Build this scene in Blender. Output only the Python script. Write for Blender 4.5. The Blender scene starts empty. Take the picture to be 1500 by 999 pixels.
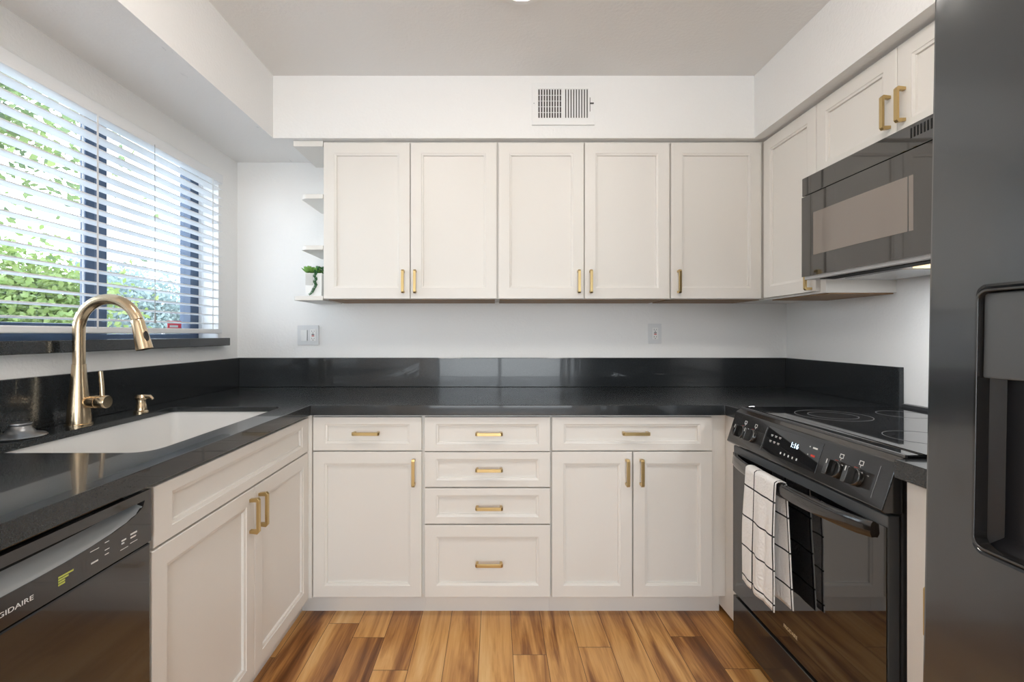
import bpy, bmesh, math, random
from mathutils import Vector, Matrix
random.seed(7)
R = math.radians
scene = bpy.context.scene
COL = scene.collection

# ------------------------------------------------------------------ camera
H = 1.211                                   # eye height
cam_d = bpy.data.cameras.new('camera')
cam_d.sensor_width = 36.0
cam_d.lens = 690 / 1500 * 36
cam_d.shift_x = 26 / 1500
cam_d.shift_y = -10.5 / 1500
cam_d.clip_start = 0.02
cam = bpy.data.objects.new('camera', cam_d)
COL.objects.link(cam)
cam.location = (0, 0, H)
cam.rotation_euler = (R(90), 0, 0)
scene.camera = cam

# ------------------------------------------------------------------ exposure, sky, sun
scene.view_settings.view_transform = 'Standard'
scene.view_settings.look = 'None'
scene.view_settings.gamma = 1
scene.view_settings.use_curve_mapping = False
scene.view_settings.exposure = 0.12
world = bpy.data.worlds.new('sky')
scene.world = world
world.use_nodes = True
wn = world.node_tree.nodes; wl = world.node_tree.links
bg = wn['Background']
geo = wn.new('ShaderNodeTexCoord'); sep = wn.new('ShaderNodeSeparateXYZ'); rmp = wn.new('ShaderNodeValToRGB')
wl.new(geo.outputs['Generated'], sep.inputs[0]); wl.new(sep.outputs['Z'], rmp.inputs[0]); wl.new(rmp.outputs[0], bg.inputs[0])
rmp.color_ramp.elements[0].position = 0.0; rmp.color_ramp.elements[0].color = (0.93, 0.96, 1.0, 1)
rmp.color_ramp.elements[1].position = 0.9; rmp.color_ramp.elements[1].color = (0.62, 0.78, 1.0, 1)
SKY = 7.0
bg.inputs[1].default_value = SKY

def lamp(name, kind, loc, rot, energy, color, **kw):
    l = bpy.data.lights.new(name, kind); l.energy = energy; l.color = color
    for k, v in kw.items(): setattr(l, k, v)
    o = bpy.data.objects.new(name, l); o.location = loc; o.rotation_euler = rot; COL.objects.link(o)
    return o
lamp('sun', 'SUN', (4, -3, 8), (R(38), 0, R(50)), 2.5, (1.0, 0.96, 0.88), angle=R(1.5))
p = lamp('window_portal', 'AREA', (-1.60, 1.83, 1.6), (0, R(-90), 0), 1, (1, 1, 1), shape='RECTANGLE', size=0.95, size_y=1.35); p.data.cycles.is_portal = True
p = lamp('door_portal', 'AREA', (0.1, -3.32, 1.05), (R(90), 0, 0), 1, (1, 1, 1), shape='RECTANGLE', size=2.3, size_y=2.1); p.data.cycles.is_portal = True
LAMP_W, LAMP_C, FILL_DOME = 0.2, (1.0, 0.935, 0.865), 33.0

# ------------------------------------------------------------------ materials
def mat(name, color, rough=0.5, metal=0.0, spec=0.5, coat=0.0, bump=None, emit=None, coat_rough=0.03):
    m = bpy.data.materials.new(name); m.use_nodes = True
    nt = m.node_tree; b = nt.nodes['Principled BSDF']
    b.inputs['Base Color'].default_value = (*color, 1)
    b.inputs['Roughness'].default_value = rough
    b.inputs['Metallic'].default_value = metal
    b.inputs['Specular IOR Level'].default_value = spec
    b.inputs['Coat Weight'].default_value = coat
    b.inputs['Coat Roughness'].default_value = coat_rough
    if emit:
        b.inputs['Emission Color'].default_value = (*emit[0], 1); b.inputs['Emission Strength'].default_value = emit[1]
    if bump:
        scale, strength, dist = bump
        tc = nt.nodes.new('ShaderNodeTexCoord'); n = nt.nodes.new('ShaderNodeTexNoise'); bp = nt.nodes.new('ShaderNodeBump')
        n.inputs['Scale'].default_value = scale; n.inputs['Detail'].default_value = 3
        bp.inputs['Strength'].default_value = strength; bp.inputs['Distance'].default_value = dist
        nt.links.new(tc.outputs['Object'], n.inputs['Vector']); nt.links.new(n.outputs['Fac'], bp.inputs['Height'])
        nt.links.new(bp.outputs[0], b.inputs['Normal'])
    return m
def N(nt, kind, **kw):
    n = nt.nodes.new(kind)
    for k, v in kw.items(): setattr(n, k, v)
    return n
def mathn(nt, op, a, b=None):
    n = N(nt, 'ShaderNodeMath', operation=op)
    for i, x in enumerate((a, b)):
        if x is None: continue
        if isinstance(x, (int, float)): n.inputs[i].default_value = x
        else: nt.links.new(x, n.inputs[i])
    return n.outputs[0]
def ramp(nt, fac, stops):
    r = N(nt, 'ShaderNodeValToRGB'); cr = r.color_ramp
    cr.elements[0].position, cr.elements[0].color = stops[0][0], (*stops[0][1], 1)
    cr.elements[1].position, cr.elements[1].color = stops[-1][0], (*stops[-1][1], 1)
    for p_, c_ in stops[1:-1]:
        e = cr.elements.new(p_); e.color = (*c_, 1)
    nt.links.new(fac, r.inputs[0]); return r.outputs[0]

M = {}
M['wall'] = mat('wall_paint', (0.91, 0.905, 0.895), 0.6, bump=(95, 0.5, 0.003))
M['ceiling'] = mat('ceiling_paint', (0.89, 0.875, 0.855), 0.7, bump=(70, 0.4, 0.003))
M['cab'] = mat('cabinet_paint', (0.82, 0.79, 0.745), 0.38)
M['white'] = mat('white_plastic', (0.90, 0.90, 0.89), 0.35)
M['blind'] = mat('blind_white', (0.85, 0.86, 0.875), 0.4)
M['sink'] = mat('sink_composite', (0.86, 0.85, 0.83), 0.25)
M['gold'] = mat('brushed_gold', (0.56, 0.41, 0.19), 0.3, 1.0)
M['champagne'] = mat('champagne_bronze', (0.66, 0.52, 0.35), 0.24, 1.0)
M['wood_under'] = mat('raw_wood', (0.33, 0.20, 0.10), 0.6)
M['black'] = mat('appliance_black', (0.020, 0.019, 0.019), 0.14, spec=0.7, coat=0.4)
M['satin'] = mat('satin_black', (0.045, 0.047, 0.05), 0.3, spec=0.6)
M['glass_black'] = mat('black_glass', (0.006, 0.006, 0.007), 0.03, spec=0.75, coat=0.5)
M['mw'] = mat('microwave_black', (0.016, 0.014, 0.013), 0.05, spec=0.8, coat=0.8)
M['mw_win'] = mat('microwave_window_mesh', (0.21, 0.175, 0.15), 0.12, spec=0.8, coat=0.8)
M['void'] = mat('dark_void', (0.004, 0.004, 0.004), 0.8)
M['fridge'] = mat('fridge_black', (0.026, 0.030, 0.034), 0.20, spec=0.9, coat=0.6, coat_rough=0.08, bump=(3.0, 0.3, 0.012))
M['disp'] = mat('dispenser_panel', (0.10, 0.105, 0.11), 0.25)
M['steel'] = mat('steel', (0.55, 0.56, 0.57), 0.25, 1.0)
HOOD_W = 3.2
M['hood'] = mat('hood_grey', (0.62, 0.62, 0.62), 0.3)
M['knob'] = mat('knob_gloss', (0.10, 0.10, 0.10), 0.12, 0.85, coat=0.5)
M['pewter_dark'] = mat('cooktop_trim', (0.16, 0.16, 0.165), 0.4, 0.6)
M['cavity'] = mat('dispenser_cavity', (0.008, 0.008, 0.010), 0.3, spec=0.4)
M['plate'] = mat('wall_plate_white', (0.77, 0.78, 0.79), 0.3)
M['tag'] = mat('pot_panel', (0.62, 0.62, 0.60), 0.5)
M['pewter'] = mat('pewter', (0.28, 0.29, 0.30), 0.3, 0.85)
M['edge'] = mat('oven_edge_reflect', (0.10, 0.105, 0.112), 0.25)  # lighter grey paints in the reflection on the oven door's side
M['grey'] = mat('grey_plastic', (0.30, 0.31, 0.31), 0.3)
M['darkframe'] = mat('window_frame_dark', (0.040, 0.072, 0.13), 0.35)
M['mark'] = mat('printed_white', (0.75, 0.75, 0.73), 0.5)
M['markgold'] = mat('printed_gold', (0.65, 0.5, 0.3), 0.4)
M['yellow'] = mat('printed_yellow', (0.55, 0.6, 0.12), 0.5)
M['red'] = mat('sticker_red', (0.7, 0.05, 0.07), 0.5)
M['redmark'] = mat('knob_red', (0.6, 0.05, 0.03), 0.5)
M['lcd'] = mat('display_digits', (0.6, 0.8, 1), 0.5, emit=((0.6, 0.82, 1.0), 2.5))
M['lens'] = mat('lamp_lens', (0.9, 0.9, 0.9), 0.5, emit=((1.0, 0.95, 0.88), 9.0))
M['slot'] = mat('slot_dark', (0.08, 0.07, 0.065), 0.6)
M['ring'] = mat('burner_print', (0.16, 0.16, 0.165), 0.3)
M['bark'] = mat('bark', (0.16, 0.12, 0.09), 0.8)
M['lawn'] = mat('ground_bounce_grey', (0.20, 0.205, 0.20), 0.9, bump=(20, 0.5, 0.02))  # ground grey set for the light it bounces up to the blind
M['succ'] = mat('succulent_green', (0.20, 0.42, 0.09), 0.45)
M['succ2'] = mat('string_green', (0.05, 0.17, 0.06), 0.5)
M['soil'] = mat('soil', (0.05, 0.035, 0.025), 0.9)
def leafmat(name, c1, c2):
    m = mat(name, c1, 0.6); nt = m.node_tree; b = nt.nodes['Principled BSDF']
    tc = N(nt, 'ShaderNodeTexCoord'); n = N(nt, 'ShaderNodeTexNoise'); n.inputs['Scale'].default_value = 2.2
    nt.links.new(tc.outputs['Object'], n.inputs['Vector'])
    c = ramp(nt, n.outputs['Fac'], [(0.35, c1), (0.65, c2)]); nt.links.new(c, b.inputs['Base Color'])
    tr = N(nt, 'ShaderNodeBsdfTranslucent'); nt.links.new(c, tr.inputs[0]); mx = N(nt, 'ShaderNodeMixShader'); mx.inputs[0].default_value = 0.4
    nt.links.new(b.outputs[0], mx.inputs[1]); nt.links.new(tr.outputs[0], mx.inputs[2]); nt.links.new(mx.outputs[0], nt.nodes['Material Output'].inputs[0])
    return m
M['leaf_lime'] = leafmat('leaf_lime', (0.12, 0.19, 0.045), (0.22, 0.28, 0.09))
M['leaf_mid'] = leafmat('leaf_mid', (0.07, 0.11, 0.055), (0.19, 0.26, 0.08))
M['leaf_haze'] = leafmat('leaf_haze', (0.17, 0.23, 0.22), (0.24, 0.30, 0.29))  # pale blue mixes the haze of distance into the leaf colour

def quartz():
    m = mat('black_quartz', (0.03, 0.033, 0.035), 0.13, spec=0.35, coat=0.5, coat_rough=0.03); nt = m.node_tree; b = nt.nodes['Principled BSDF']
    tc = N(nt, 'ShaderNodeTexCoord')
    n1 = N(nt, 'ShaderNodeTexNoise'); n1.inputs['Scale'].default_value = 420; n1.inputs['Detail'].default_value = 2
    n2 = N(nt, 'ShaderNodeTexNoise'); n2.inputs['Scale'].default_value = 2.5; n2.inputs['Detail'].default_value = 5
    for n in (n1, n2): nt.links.new(tc.outputs['Object'], n.inputs['Vector'])
    c1 = ramp(nt, n1.outputs['Fac'], [(0.45, (0.017, 0.020, 0.022)), (0.75, (0.032, 0.035, 0.038))])
    nt.links.new(c1, b.inputs['Base Color'])
    rr = N(nt, 'ShaderNodeMapRange'); rr.inputs[3].default_value = 0.16; rr.inputs[4].default_value = 0.26
    nt.links.new(n2.outputs['Fac'], rr.inputs[0]); nt.links.new(rr.outputs[0], b.inputs['Roughness'])
    return m
M['quartz'] = quartz()

def floor_mat():
    m = mat('wood_planks', (0.4, 0.2, 0.08), 0.32, spec=0.45); nt = m.node_tree; b = nt.nodes['Principled BSDF']; L = nt.links.new
    tc = N(nt, 'ShaderNodeTexCoord'); sp = N(nt, 'ShaderNodeSeparateXYZ'); L(tc.outputs['Object'], sp.inputs[0])
    X, Y = sp.outputs['X'], sp.outputs['Y']
    W, LEN = 0.127, 0.95
    xi = mathn(nt, 'FLOOR', mathn(nt, 'DIVIDE', mathn(nt, 'ADD', X, 0.03), W))
    wn1 = N(nt, 'ShaderNodeTexWhiteNoise', noise_dimensions='1D'); L(xi, wn1.inputs['W'])
    yy = mathn(nt, 'DIVIDE', mathn(nt, 'ADD', Y, mathn(nt, 'MULTIPLY', wn1.outputs['Value'], 3.0)), LEN)
    yi = mathn(nt, 'FLOOR', yy)
    idn = mathn(nt, 'ADD', mathn(nt, 'MULTIPLY', xi, 13.7), mathn(nt, 'MULTIPLY', yi, 3.31))
    wn2 = N(nt, 'ShaderNodeTexWhiteNoise', noise_dimensions='1D'); L(idn, wn2.inputs['W'])
    rnd = wn2.outputs['Value']
    cv = N(nt, 'ShaderNodeCombineXYZ')
    L(mathn(nt, 'MULTIPLY', X, 9.0), cv.inputs[0]); L(mathn(nt, 'MULTIPLY', Y, 0.75), cv.inputs[1]); L(mathn(nt, 'MULTIPLY', rnd, 60.0), cv.inputs[2])
    n1 = N(nt, 'ShaderNodeTexNoise'); n1.inputs['Scale'].default_value = 1.5; n1.inputs['Detail'].default_value = 5; n1.inputs['Distortion'].default_value = 0.8; n1.inputs['Roughness'].default_value = 0.55
    L(cv.outputs[0], n1.inputs['Vector'])
    cv2 = N(nt, 'ShaderNodeCombineXYZ')
    L(mathn(nt, 'MULTIPLY', X, 90.0), cv2.inputs[0]); L(mathn(nt, 'MULTIPLY', Y, 4.0), cv2.inputs[1]); L(mathn(nt, 'MULTIPLY', rnd, 60.0), cv2.inputs[2])
    n2 = N(nt, 'ShaderNodeTexNoise'); n2.inputs['Scale'].default_value = 2.0; n2.inputs['Detail'].default_value = 4
    L(cv2.outputs[0], n2.inputs['Vector'])
    f = mathn(nt, 'ADD', mathn(nt, 'MULTIPLY', n1.outputs['Fac'], 0.95), mathn(nt, 'MULTIPLY', n2.outputs['Fac'], 0.14))
    f = mathn(nt, 'ADD', f, mathn(nt, 'MULTIPLY', mathn(nt, 'SUBTRACT', rnd, 0.5), 0.24))
    c = ramp(nt, f, [(0.30, (0.135, 0.047, 0.014)), (0.42, (0.31, 0.125, 0.036)), (0.50, (0.52, 0.245, 0.075)), (0.60, (0.72, 0.385, 0.130)), (0.78, (0.85, 0.56, 0.25))])
    # joints
    fx = mathn(nt, 'FRACT', mathn(nt, 'DIVIDE', mathn(nt, 'ADD', X, 0.03), W)); fy = mathn(nt, 'FRACT', yy)
    ex = mathn(nt, 'LESS_THAN', mathn(nt, 'ABSOLUTE', mathn(nt, 'SUBTRACT', fx, 0.5)), 0.492)
    ey = mathn(nt, 'LESS_THAN', mathn(nt, 'ABSOLUTE', mathn(nt, 'SUBTRACT', fy, 0.5)), 0.4988)
    e = mathn(nt, 'MULTIPLY', ex, ey)
    mx = N(nt, 'ShaderNodeMix', data_type='RGBA'); mx.inputs[6].default_value = (0.09, 0.04, 0.015, 1)
    L(e, mx.inputs[0]); L(c, mx.inputs[7]); L(mx.outputs[2], b.inputs['Base Color'])
    bp = N(nt, 'ShaderNodeBump'); bp.inputs['Strength'].default_value = 0.25; bp.inputs['Distance'].default_value = 0.002
    L(e, bp.inputs['Height']); L(bp.outputs[0], b.inputs['Normal'])
    return m
M['floor'] = floor_mat()
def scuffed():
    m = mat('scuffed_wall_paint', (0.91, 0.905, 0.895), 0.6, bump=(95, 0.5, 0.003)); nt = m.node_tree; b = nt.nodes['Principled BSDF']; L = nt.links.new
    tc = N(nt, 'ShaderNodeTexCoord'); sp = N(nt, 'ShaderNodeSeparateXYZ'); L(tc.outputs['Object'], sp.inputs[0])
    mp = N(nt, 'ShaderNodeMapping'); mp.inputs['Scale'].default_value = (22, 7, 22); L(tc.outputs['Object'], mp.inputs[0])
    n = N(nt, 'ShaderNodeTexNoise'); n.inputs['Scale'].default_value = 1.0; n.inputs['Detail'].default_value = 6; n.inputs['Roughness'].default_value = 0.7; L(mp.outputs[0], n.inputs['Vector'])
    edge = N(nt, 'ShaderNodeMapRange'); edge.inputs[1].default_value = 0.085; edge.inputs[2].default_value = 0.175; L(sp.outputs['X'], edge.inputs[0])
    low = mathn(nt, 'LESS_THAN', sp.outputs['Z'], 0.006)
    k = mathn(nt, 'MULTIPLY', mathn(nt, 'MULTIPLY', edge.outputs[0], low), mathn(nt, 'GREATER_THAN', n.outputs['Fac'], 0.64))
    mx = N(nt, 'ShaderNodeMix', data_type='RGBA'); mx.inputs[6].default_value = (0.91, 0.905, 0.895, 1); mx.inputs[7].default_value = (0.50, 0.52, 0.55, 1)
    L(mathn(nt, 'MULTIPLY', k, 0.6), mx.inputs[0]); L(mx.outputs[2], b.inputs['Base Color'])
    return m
M['scuffed'] = scuffed()

def clear_glass():
    m = bpy.data.materials.new('clear_glass'); m.use_nodes = True; nt = m.node_tree; nt.nodes.clear()
    o = N(nt, 'ShaderNodeOutputMaterial'); t = N(nt, 'ShaderNodeBsdfTransparent'); g = N(nt, 'ShaderNodeBsdfGlossy'); g.inputs['Roughness'].default_value = 0.01
    fr = N(nt, 'ShaderNodeFresnel'); fr.inputs[0].default_value = 1.45; mx = N(nt, 'ShaderNodeMixShader'); t.inputs[0].default_value = (0.95, 0.97, 0.97, 1)
    gm = N(nt, 'ShaderNodeNewGeometry'); nt.links.new(mathn(nt, 'MULTIPLY', fr.outputs[0], mathn(nt, 'SUBTRACT', 1.0, gm.outputs['Backfacing'])), mx.inputs[0]); nt.links.new(t.outputs[0], mx.inputs[1]); nt.links.new(g.outputs[0], mx.inputs[2]); nt.links.new(mx.outputs[0], o.inputs[0])
    return m
M['clear'] = clear_glass()

def towel_mat():
    m = mat('waffle_cotton', (0.82, 0.79, 0.76), 0.9, spec=0.2); nt = m.node_tree; b = nt.nodes['Principled BSDF']; L = nt.links.new
    uv = N(nt, 'ShaderNodeUVMap'); uv.uv_map = 'UVMap'; sp = N(nt, 'ShaderNodeSeparateXYZ'); L(uv.outputs[0], sp.inputs[0])
    U, V = sp.outputs['X'], sp.outputs['Y']
    dash = N(nt, 'ShaderNodeTexWave'); dash.inputs['Scale'].default_value = 30; dash.bands_direction = 'DIAGONAL'; L(uv.outputs[0], dash.inputs['Vector'])
    def line(c, per, off, w):
        f = mathn(nt, 'FRACT', mathn(nt, 'DIVIDE', mathn(nt, 'ADD', c, off), per))
        return mathn(nt, 'LESS_THAN', mathn(nt, 'ABSOLUTE', mathn(nt, 'SUBTRACT', f, 0.5)), w / per)
    l = mathn(nt, 'MAXIMUM', line(U, 0.115, 0.1075, 0.0026), line(V, 0.105, 0.03, 0.0026))
    mx = N(nt, 'ShaderNodeMix', data_type='RGBA'); mx.inputs[6].default_value = (0.90, 0.88, 0.86, 1); mx.inputs[7].default_value = (0.03, 0.03, 0.035, 1)
    L(l, mx.inputs[0]); L(mx.outputs[2], b.inputs['Base Color'])
    vo = N(nt, 'ShaderNodeTexVoronoi'); vo.inputs['Scale'].default_value = 130; L(uv.outputs[0], vo.inputs['Vector'])
    bp = N(nt, 'ShaderNodeBump'); bp.inputs['Strength'].default_value = 0.7; bp.inputs['Distance'].default_value = 0.003
    L(vo.outputs['Distance'], bp.inputs['Height']); L(bp.outputs[0], b.inputs['Normal'])
    return m
M['towel'] = towel_mat()

# ------------------------------------------------------------------ mesh helpers
class MB:
    def __init__(s): s.v = []; s.f = []; s.mi = []; s.uv = None
    def add(s, verts, faces, mi=0):
        k = len(s.v); s.v += [Vector(p) for p in verts]; s.f += [[i + k for i in f] for f in faces]; s.mi += [mi] * len(faces); return s
    def box(s, a, b, mi=0, mx=None):
        x0, x1 = sorted((a[0], b[0])); y0, y1 = sorted((a[1], b[1])); z0, z1 = sorted((a[2], b[2]))
        vs = [Vector(p) for p in ((x0,y0,z0),(x1,y0,z0),(x1,y1,z0),(x0,y1,z0),(x0,y0,z1),(x1,y0,z1),(x1,y1,z1),(x0,y1,z1))]
        if mx: vs = [mx @ p for p in vs]
        return s.add(vs, [(0,3,2,1),(4,5,6,7),(0,1,5,4),(1,2,6,5),(2,3,7,6),(3,0,4,7)], mi)
    def tube(s, pts, rad, n=16, caps=True, mi=0):
        pts = [Vector(p) for p in pts]; rad = rad if isinstance(rad, (list, tuple)) else [rad] * len(pts)
        up = None; rings = []
        for i, p in enumerate(pts):
            d = (pts[min(i+1, len(pts)-1)] - pts[max(i-1, 0)]).normalized()
            if up is None:
                up = Vector((0, 0, 1)) if abs(d.z) < 0.9 else Vector((1, 0, 0))
            a = d.cross(up).normalized(); up = a.cross(d).normalized()
            rings.append([p + (a * math.cos(t) + up * math.sin(t)) * rad[i] for t in [2*math.pi*j/n for j in range(n)]])
        vs = [q for r in rings for q in r]; fs = []
        for i in range(len(pts)-1):
            for j in range(n):
                fs.append((i*n+j, i*n+(j+1) % n, (i+1)*n+(j+1) % n, (i+1)*n+j))
        if caps: fs += [tuple(reversed(range(n))), tuple(range((len(pts)-1)*n, len(pts)*n))]
        return s.add(vs, fs, mi)
    def lathe(s, prof, c, n=32, axis=None, mi=0):
        # prof: (radius, height) list; axis: matrix whose z is the spin axis
        axis = axis or Matrix.Identity(4); vs = []; fs = []
        for r, z in prof:
            for j in range(n):
                t = 2*math.pi*j/n
                vs.append(Vector(c) + (axis @ Vector((r*math.cos(t), r*math.sin(t), z))))
        m = len(prof)
        for i in range(m-1):
            for j in range(n): fs.append((i*n+j, i*n+(j+1) % n, (i+1)*n+(j+1) % n, (i+1)*n+j))
        fs += [tuple(reversed(range(n))), tuple(range((m-1)*n, m*n))]
        return s.add(vs, fs, mi)
    def prism(s, poly, d0, d1, mx=None, mi=0):
        # poly in local xy, extruded local z from d0 to d1, through mx
        n = len(poly); vs = [Vector((x, y, d0)) for x, y in poly] + [Vector((x, y, d1)) for x, y in poly]
        if mx: vs = [mx @ p for p in vs]
        return s.add(vs, [tuple(reversed(range(n))), tuple(range(n, 2*n))] + [(i, (i+1) % n, (i+1) % n + n, i+n) for i in range(n)], mi)
    def plate(s, outer, holes, d0, d1, mx=None, mi=0):
        for d, flip in ((d0, True), (d1, False)):
            bm = bmesh.new(); es = []
            for loop in [outer] + holes:
                vv = [bm.verts.new((x, y, d)) for x, y in loop]
                es += [bm.edges.new((vv[i], vv[(i+1) % len(vv)])) for i in range(len(vv))]
            bmesh.ops.triangle_fill(bm, use_beauty=True, use_dissolve=False, edges=es, normal=(0, 0, 1))
            bm.verts.index_update()
            vs = [v.co.copy() for v in bm.verts]; fs = []
            for f in bm.faces:
                ids = [v.index for v in f.verts]
                if (f.normal.z < 0) != flip: ids.reverse()
                fs.append(ids)
            bm.free()
            s.add([mx @ v for v in vs] if mx else vs, fs, mi)
        for loop in [outer] + holes:
            n = len(loop); vs = [Vector((x, y, d0)) for x, y in loop] + [Vector((x, y, d1)) for x, y in loop]
            s.add([mx @ v for v in vs] if mx else vs, [(i, (i+1) % n, (i+1) % n + n, i+n) for i in range(n)], mi)
        return s
def rrect(x0, y0, x1, y1, r, n=5):
    if not isinstance(r, (list, tuple)): r = [r]*4
    pts = []
    for (cx, cy, a0, q) in ((x1-r[0], y0+r[0], -90, r[0]), (x1-r[1], y1-r[1], 0, r[1]), (x0+r[2], y1-r[2], 90, r[2]), (x0+r[3], y0+r[3], 180, r[3])):
        for k in range(n+1):
            a = R(a0 + 90*k/n); pts.append((cx + q*math.cos(a), cy + q*math.sin(a)))
    return pts
def rect(x0, y0, x1, y1): return [(x0, y0), (x1, y0), (x1, y1), (x0, y1)]

def root_loc(o):
    while o.parent: o = o.parent
    return o.location
def obj(name, mb, m, parent=None, bevel=0.0, smooth=None, seg=2):
    me = bpy.data.meshes.new(name)
    if parent: off = Vector(root_loc(parent))
    else:
        xs = [v.x for v in mb.v]; ys = [v.y for v in mb.v]; zs = [v.z for v in mb.v]
        off = Vector(((min(xs)+max(xs))/2, (min(ys)+max(ys))/2, min(zs)))
    me.from_pydata([v - off for v in mb.v], [], mb.f)
    for x in (m if isinstance(m, (list, tuple)) else [m]): me.materials.append(x)
    for poly, i in zip(me.polygons, mb.mi): poly.material_index = i
    bm = bmesh.new(); bm.from_mesh(me); bmesh.ops.remove_doubles(bm, verts=bm.verts, dist=1e-6); bmesh.ops.recalc_face_normals(bm, faces=bm.faces); bm.to_mesh(me); bm.free()
    if smooth:
        me.polygons.foreach_set('use_smooth', [True]*len(me.polygons)); me.set_sharp_from_angle(angle=R(smooth))
    o = bpy.data.objects.new(name, me); COL.objects.link(o)
    if parent: o.parent = parent
    else: o.location = off
    if bevel:
        b = o.modifiers.new('bevel', 'BEVEL'); b.width = bevel; b.segments = seg; b.limit_method = 'ANGLE'; b.angle_limit = R(35); b.harden_normals = False
    return o
def thing(name, loc, label, cat, group=None):
    o = bpy.data.objects.new(name, None); o.empty_display_size = 0.1; o.location = loc; COL.objects.link(o)
    o['label'] = label; o['category'] = cat
    if group: o['group'] = group
    return o
def tag(o, label, cat, group=None):
    o['label'] = label; o['category'] = cat
    if group: o['group'] = group
    return o
def struct(name, mb, m, label, cat, parent=None, **kw):
    o = obj(name, mb, m, parent, **kw)
    if not parent: o['kind'] = 'structure'; o['label'] = label; o['category'] = cat
    return o
def frame(origin, side):
    """local x = along the front, local y = up, local z = out of the front"""
    u, n = {'back': (Vector((1,0,0)), Vector((0,-1,0))), 'left': (Vector((0,1,0)), Vector((1,0,0))), 'right': (Vector((0,-1,0)), Vector((-1,0,0)))}[side]
    m = Matrix.Identity(4); v = Vector((0,0,1))
    for i in range(3): m[i][0] = u[i]; m[i][1] = v[i]; m[i][2] = n[i]; m[i][3] = origin[i]
    return m
def text(name, body, size, mx, m, parent, align='CENTER', depth=0.0003, squeeze=1.0):
    c = bpy.data.curves.new(name, 'FONT'); c.body = body; c.size = size; c.extrude = depth; c.align_x = align; c.align_y = 'CENTER'
    t = bpy.data.objects.new(name + '_curve', c); COL.objects.link(t)
    dg = bpy.context.evaluated_depsgraph_get(); me = bpy.data.meshes.new_from_object(t.evaluated_get(dg))
    bpy.data.objects.remove(t)
    off = Matrix.Translation(-Vector(root_loc(parent)))
    me.transform(off @ mx @ Matrix.Diagonal((squeeze, 1, 1, 1))); me.materials.clear(); me.materials.append(m); me.name = name
    o = bpy.data.objects.new(name, me); COL.objects.link(o); o.parent = parent
    return o

# ------------------------------------------------------------------ room shell
XL, XR, YB, YF, ZC, ZS = -1.445, 1.645, 2.65, -3.2, 2.482, 2.175
T = 0.16
struct('floor', MB().box((XL-T, YF-T, -0.05), (XR+T, YB+T, 0)), M['floor'], 'warm brown multi-tone wood plank floor', 'floor')
struct('ceiling', MB().box((XL-T, YF-T, ZC), (XR+T, YB+T, ZC+0.15)), M['ceiling'], 'off-white textured kitchen ceiling', 'ceiling')
struct('wall_back', MB().box((XL-T, YB, 0), (XR+T, YB+T, ZC)), M['wall'], 'white textured wall behind the cabinets', 'wall')
struct('wall_right', MB().box((XR, YF, 0), (XR+T, YB, ZC)), M['wall'], 'white wall behind stove and refrigerator', 'wall')
WY0, WY1, WZ0, WZ1 = 1.19, 2.468, 1.149, 2.04
lm = Matrix(((0,0,1,0),(1,0,0,0),(0,1,0,0),(0,0,0,1)))      # local (x,y,z) -> world (y,z,x)
WZT = 2.115
struct('wall_left', MB().plate(rect(YF, 0, YB, ZC), [rect(WY0, WZ0, WY1, WZ1)], XL-0.10, XL, lm).plate(rect(YF, 0, YB, ZC), [rect(WY0, WZ0, WY1, WZT)], XL-T, XL-0.1002, lm), M['wall'], 'white wall around the window over the sink', 'wall')
fm = Matrix(((1,0,0,0),(0,0,-1,0),(0,1,0,0),(0,0,0,1)))     # local (x,y,z) -> world (x,-z,y)
struct('wall_front', MB().plate(rect(XL-T, 0, XR+T, ZC), [rect(-1.05, 0.02, 1.25, 2.1)], -YF, -YF+T, fm), M['wall'], 'wall behind the camera with opening for the added glass door', 'wall')
struct('trim_1', MB().box((XL, YF, ZS), (-1.089, YB, ZC)), M['scuffed'], 'white boxed soffit above the window', 'soffit')
struct('trim_2', MB().box((-1.089, 2.32, ZS), (1.281, YB, ZC)), M['wall'], 'white boxed soffit above the back wall cabinets', 'soffit')
struct('trim_3', MB().box((1.281, YF, ZS), (XR, YB, ZC)), M['wall'], 'white boxed soffit above the microwave', 'soffit')

# unseen sliding glass door, added behind the camera to let fill daylight in
dr = struct('fill_door_1', MB().plate(rect(-1.05, 0.02, 1.25, 2.1), [rect(-0.99, 0.08, 0.07, 2.04), rect(0.13, 0.08, 1.19, 2.04)], -YF+0.05, -YF+0.10, fm), M['darkframe'], 'added sliding glass door behind the camera, for fill daylight', 'door')
obj('pane', MB().box((-0.99, YF-0.078, 0.08), (0.07, YF-0.072, 2.04)), M['clear'], dr)
obj('pane', MB().box((0.13, YF-0.078, 0.08), (1.19, YF-0.072, 2.04)), M['clear'], dr)

# window over the sink
XF0, XF1 = -1.605, -1.548
wf = struct('window_1', MB().plate(rect(WY0, WZ0+0.02, WY1, WZT-0.001), [rect(WY0+0.055, WZ0+0.085, 1.84, WZT-0.04), rect(1.885, WZ0+0.062, WY1-0.065, WZT-0.04)], XF0, XF1, lm), M['darkframe'], 'dark framed sliding window over the sink', 'window', bevel=0.003)
obj('sash', MB().plate(rect(WY0+0.03, WZ0+0.045, 1.828, WZT-0.02), [rect(WY0+0.07, WZ0+0.10, 1.785, WZT-0.06)], XF1-0.024, XF1-0.0005, lm), M['darkframe'], wf, bevel=0.003)
obj('glass', MB().box((-1.56, WY0+0.07, WZ0+0.10), (-1.554, 1.785, WZT-0.06)), M['clear'], wf)
obj('glass', MB().box((-1.585, 1.885, WZ0+0.062), (-1.579, WY1-0.065, WZT-0.04)), M['clear'], wf)
st = obj('sticker', MB().box((-1.5788, 2.275, 1.235), (-1.578, 2.375, 1.275)), M['red'], wf)
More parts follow.
